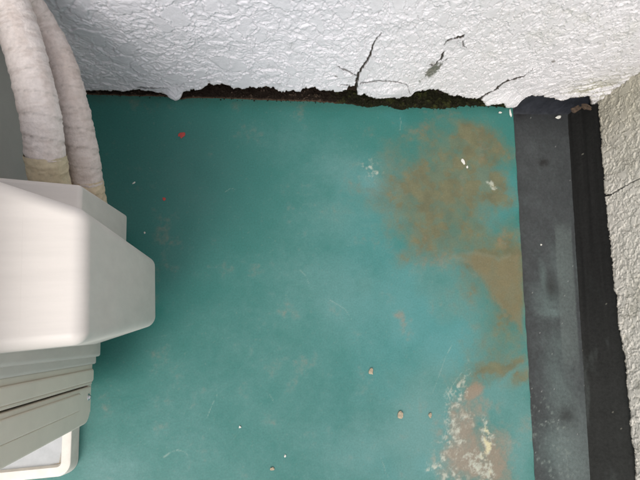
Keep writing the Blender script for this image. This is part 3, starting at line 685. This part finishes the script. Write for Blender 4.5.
def build_block():
    b = thing('foot_block', 'white plastic foot block with a grey recess under the air conditioner', 'foot block', (-0.45, -0.06, 0))
    off = -Vector(b.location)
    x0, x1, y0, y1, H = -0.62, -0.3290, -0.2380, 0.10, 0.036
    outer = round_rect(x0, x1, y0, y1, 0.024, 8); inner = round_rect(x0 + 0.022, x1 - 0.017, y0 + 0.018, y1 - 0.02, 0.009, 8)
    inner2 = round_rect(x0 + 0.026, x1 - 0.021, y0 + 0.022, y1 - 0.024, 0.006, 8)
    bm = bmesh.new()
    rings = [[(p[0] * 1 , p[1], z) for p in o] for o, z in ((round_rect(x0 - .003, x1 + .003, y0 - .003, y1 + .003, 0.026, 8), 0.001), (outer, H - 0.005))]
    def rr(d): return round_rect(x0 + d, x1 - d, y0 + d, y1 - d, max(0.004, 0.024 - d), 8)
    rings.append([(p[0], p[1], H - 0.0015) for p in rr(0.0015)]); rings.append([(p[0], p[1], H) for p in rr(0.005)])
    rings.append([(p[0], p[1], H) for p in inner]); rings.append([(p[0], p[1], H - 0.010) for p in inner2])
    V = [[bm.verts.new(c) for c in r] for r in rings]
    n = len(outer)
    for a, c in zip(V, V[1:]):
        for k in range(n): bm.faces.new((a[k], a[(k + 1) % n], c[(k + 1) % n], c[k]))
    bm.faces.new(V[0])
    p = bm_obj('block_body', bm, M_block, b, True); p.location = off
    bm = bmesh.new(); bm.faces.new([bm.verts.new((q[0], q[1], H - 0.0102)) for q in round_rect(x0 + 0.025, x1 - 0.020, y0 + 0.021, y1 - 0.023, 0.007, 8)])
    f = bm.faces[:][0]; r = bmesh.ops.extrude_face_region(bm, geom=[f])
    for v in [g for g in r['geom'] if isinstance(g, bmesh.types.BMVert)]: v.co.z += 0.0022
    p = bm_obj('recess', bm, M_blockin, b); p.location = off
    for cx_, cy_, l_ in ((x1 - 0.0215, y0 + 0.0225, 0.012),):
        for ux, uy in ((-1, 0), (0, 1)):
            bm = bmesh.new(); q = []
            for k in range(9):
                t_ = k / 8; wv = 0.0016 * (1 - t_) * (0.6 + 0.8 * ((k * 7) % 5) / 4) + 0.0002
                p0 = (cx_ + ux * l_ * 1.6 * t_, cy_ + uy * l_ * 1.6 * t_, H - 0.0076)
                q.append((bm.verts.new(p0), bm.verts.new((p0[0] - (abs(uy)) * wv, p0[1] + abs(ux) * wv, H - 0.0076))))
            for a_, c_ in zip(q, q[1:]): bm.faces.new((a_[0], c_[0], c_[1], a_[1]))
            p = bm_obj('grime', bm, M_tan, b); p.location = off; p['kind'] = 'stuff'
    for yy in (-0.09,):
        p = bm_obj('rib', box(x0 + 0.03, x1 - 0.045, yy, yy + 0.006, H - 0.0085, H - 0.003, 0.0015), M_blockin, b); p.location = off
    p = bm_obj('foot_rail', box(-0.56, -0.352, -0.10, 0.06, H - 0.0085, 0.0865, 0.002), M_steel, b); p.location = off
build_block()

# ---------------------------------------------------------------- wrapped refrigerant pipes
def catmull(pts, n):
    P = [np.array(p, float) for p in pts]; P = [2 * P[0] - P[1]] + P + [2 * P[-1] - P[-2]]
    out = []
    for i in range(1, len(P) - 2):
        for k in range(n):
            t = k / n
            out.append(0.5 * ((2 * P[i]) + (-P[i - 1] + P[i + 1]) * t + (2 * P[i - 1] - 5 * P[i] + 4 * P[i + 1] - P[i + 2]) * t * t + (-P[i - 1] + 3 * P[i] - 3 * P[i + 1] + P[i + 2]) * t ** 3))
    out.append(P[-2])
    return np.array(out)

def tube(path, rad, seed, col, wrinkle, steps=64):
    # even arc length
    d = np.r_[0, np.cumsum(np.linalg.norm(np.diff(path, axis=0), axis=1))]
    s = np.arange(0, d[-1], 0.0022)
    Q = np.stack([np.interp(s, d, path[:, k]) for k in range(3)], -1)
    T = np.gradient(Q, axis=0); T /= np.linalg.norm(T, axis=1)[:, None]
    up = np.array([0.3, 0.1, 1.0]); N = np.empty_like(Q)
    n = up - T[0] * (up @ T[0]); n /= np.linalg.norm(n)
    for i in range(len(Q)):
        n = n - T[i] * (n @ T[i]); n /= np.linalg.norm(n); N[i] = n
    B = np.cross(T, N)
    th = np.linspace(0, 2 * math.pi, steps + 1)
    TH, S = np.meshgrid(th, s)
    cx, sy = np.cos(TH) * 1.2, np.sin(TH) * 1.2
    # wrinkles run round the tube, wavering; noise read on a cylinder so that it closes
    w1 = fbm(S * 230 + cx * 0.9 + 20, sy * 1.1 + seed, seed, 4, 0.6)
    w2 = fbm(S * 420 + cx * 2 + 20, sy * 2.2 + cx + seed, seed + 3, 3, 0.6)
    lump = fbm(S * 25 + cx, sy * 1.5 + seed, seed + 8, 3)
    lap = ((S / 0.030 + TH / (2 * math.pi)) % 1.0)             # spiral lap of the tape
    R = rad * (1 + (lump - 0.5) * 0.05) + (w1 - 0.5) * wrinkle + (w2 - 0.5) * wrinkle * 0.5 + 0.0012 * (1 - lap)
    P = Q[:, None, :] + R[..., None] * (np.cos(TH)[..., None] * N[:, None, :] + np.sin(TH)[..., None] * B[:, None, :])
    C = np.broadcast_to(np.array(col), TH.shape + (3,)).copy()
    C = mixc(C, np.array(col) * np.array([0.62, 0.56, 0.52]), smooth(0.50, 0.30, w1) * 0.35)
    C = mixc(C, np.array(col) * np.array([0.80, 0.74, 0.70]), smooth(0.45, 0.7, lump) * 0.35)
    C = mixc(C, np.array(col) * 0.5, smooth(0.07, 0.0, lap) * 0.45)
    return grid_mesh('wrap', P, C)

def build_pipe(label, pts, rad, cut, seed, white, yellow):
    th = thing('wrapped_pipe', label, 'pipe', pts[0], 'wrapped pipes behind the air conditioner')
    off = -Vector(th.location)
    path = catmull(pts, 24)
    o = link('wrap', tube(path[cut:], rad, seed, white, 0.0026), M_foam, th); o.location = off
    o = link('end_tape', tube(path[:cut + 4], rad * 1.03, seed + 40, yellow, 0.0036), M_tape, th); o.location = off
build_pipe('thick white wrapped pipe with a yellowed taped end, the left one of the pair',
           [(-0.300, 0.225, 0.20), (-0.296, 0.240, 0.27), (-0.2880, 0.2620, 0.32), (-0.2847, 0.2859, 0.35), (-0.2835, 0.3316, 0.375), (-0.290, 0.3801, 0.39),
            (-0.3035, 0.4386, 0.40), (-0.320, 0.495, 0.412), (-0.335, 0.530, 0.45), (-0.342, 0.545, 0.52), (-0.345, 0.548, 0.70), (-0.345, 0.548, 1.0), (-0.345, 0.548, 1.8)],
           0.0275, 74, 2, (0.74, 0.67, 0.64), (0.58, 0.50, 0.35))
build_pipe('slightly thinner pinkish wrapped pipe curving beneath the left one, beside the green floor',
           [(-0.250, 0.210, 0.16), (-0.2510, 0.2325, 0.22), (-0.2490, 0.2574, 0.26), (-0.2485, 0.3002, 0.29), (-0.2530, 0.3513, 0.315), (-0.2620, 0.4025, 0.335),
            (-0.2776, 0.4577, 0.345), (-0.300, 0.505, 0.36), (-0.318, 0.535, 0.40), (-0.325, 0.548, 0.46), (-0.283, 0.551, 0.60), (-0.270, 0.551, 0.9), (-0.270, 0.551, 1.8)],
           0.0252, 58, 12, (0.62, 0.545, 0.51), (0.58, 0.47, 0.33))

# ---------------------------------------------------------------- small loose things on the floor
def chip(name, label, cat, x, y, size, m, z=0.0, seed=0, h=0.0012, stretch=1.0, rot=0.0, group=None):
    rnd = random.Random(seed * 7 + 3); bm = bmesh.new(); n = 11
    lo, mi, top = [], [], []
    for k in range(n):
        a = 2 * math.pi * k / n + rnd.uniform(-.2, .2); r = size * rnd.uniform(0.65, 1.15)
        px, py = r * math.cos(a) * stretch, r * math.sin(a) / stretch
        c, s_ = math.cos(rot), math.sin(rot); px, py = px * c - py * s_, px * s_ + py * c
        lo.append(bm.verts.new((px, py, 0))); mi.append(bm.verts.new((px * .96, py * .96, h * rnd.uniform(.5, 1)))); top.append(bm.verts.new((px * .5, py * .5, h * rnd.uniform(.9, 1.3))))
    c = bm.verts.new((0, 0, h))
    for k in range(n):
        j = (k + 1) % n
        bm.faces.new((lo[k], lo[j], mi[j], mi[k])); bm.faces.new((mi[k], mi[j], top[j], top[k])); bm.faces.new((top[k], top[j], c))
    bm.faces.new(lo[::-1])
    o = bm_obj(name, bm, m, None, False, (x, y, z))
    return tag(o, label, cat, group)

Z0 = 0.0007
chip('paint_spot', 'round red paint spot on the green floor near the pipes', 'paint spot', -0.1233, 0.483, 0.0088, M_red, Z0, 1, 0.0008)
chip('paint_spot', 'small faint reddish spot on the green floor right of the valve cover top', 'paint spot', -0.1634, 0.3261, 0.0040, M_red, Z0, 2, 0.0006)
chip('paint_chip', 'white chip with a tail lying on the ochre stain in the upper right', 'paint chip', 0.580, 0.418, 0.0060, M_chip, Z0, 3, 0.0022, 0.75, 0.3)
chip('paint_chip', 'tiny white chip just right of the tailed chip on the ochre stain', 'paint chip', 0.5893, 0.404, 0.0036, M_chip, Z0, 4, 0.0018)
chip('paint_chip', 'small curled white chip at the top right corner of the green floor', 'paint chip', 0.7036, 0.5575, 0.0042, M_chip, 0.001, 5, 0.0018, 1.4)
chip('paint_chip', 'narrow upright white chip beside the gutter edge at the wall', 'paint chip', 0.7335, 0.5565, 0.0060, M_chip, 0.001, 6, 0.0020, 0.5)
chip('mortar_crumb', 'tan crumb alone on the green floor, lower middle', 'crumb', 0.2928, -0.0866, 0.0075, M_tan, Z0, 7, 0.0035, 0.85)
chip('mortar_crumb', 'tan crumb on the green floor, left one of the lower pair', 'crumb', 0.3525, -0.1872, 0.0078, M_tan, Z0, 8, 0.0035, 0.8, -0.4)
chip('mortar_crumb', 'tan crumb on the green floor, right one of the lower pair', 'crumb', 0.4236, -0.193, 0.0050, M_tan, Z0, 9, 0.003, 0.8)
chip('mortar_crumb', 'pale tan crumb at the bottom edge of the green floor', 'paint chip', 0.060, -0.272, 0.0045, M_tan, Z0, 11, 0.0018, 1.3)
chip('paint_chip', 'tiny pale fleck on the green floor right of the foot block', 'paint chip', -0.0046, -0.182, 0.0028, M_chip, Z0, 12, 0.0012)
chip('paint_chip', 'tiny pale fleck on the green floor close to the bottom centre', 'paint chip', 0.089, -0.2492, 0.0028, M_chip, Z0, 13, 0.0012)
chip('paint_chip', 'tiny pale fleck beside the pipe cover on the dark green floor', 'paint chip', -0.2294, 0.3647, 0.0030, M_chip, Z0, 14, 0.0012, 1.5, 0.6)
chip('paint_chip', 'tiny pale fleck just right of the valve cover edge', 'paint chip', -0.2168 + 0.012, 0.2476, 0.0024, M_chip, Z0, 15, 0.0012)
chip('paint_chip', 'small white chip lying in the gutter near the corner', 'paint chip', 0.888, 0.556, 0.0065, M_chip, -0.0150, 17, 0.0025, 1.4, 0.3)
chip('paint_chip', 'tiny white fleck in the middle of the gutter bed', 'paint chip', 0.782, 0.198, 0.0028, M_chip, -0.0225, 18, 0.0016)
chip('rust_flake', 'rusty brown flake wedged in the corner above the gutter, the left one', 'rust flake', 0.893, 0.548, 0.014, M_rust, 0.048, 21, 0.005, 1.5, 0.3)
chip('rust_flake', 'rusty brown flake wedged in the corner above the gutter, the right one', 'rust flake', 0.922, 0.553, 0.012, M_rust, 0.052, 22, 0.006, 1.3, -0.4)
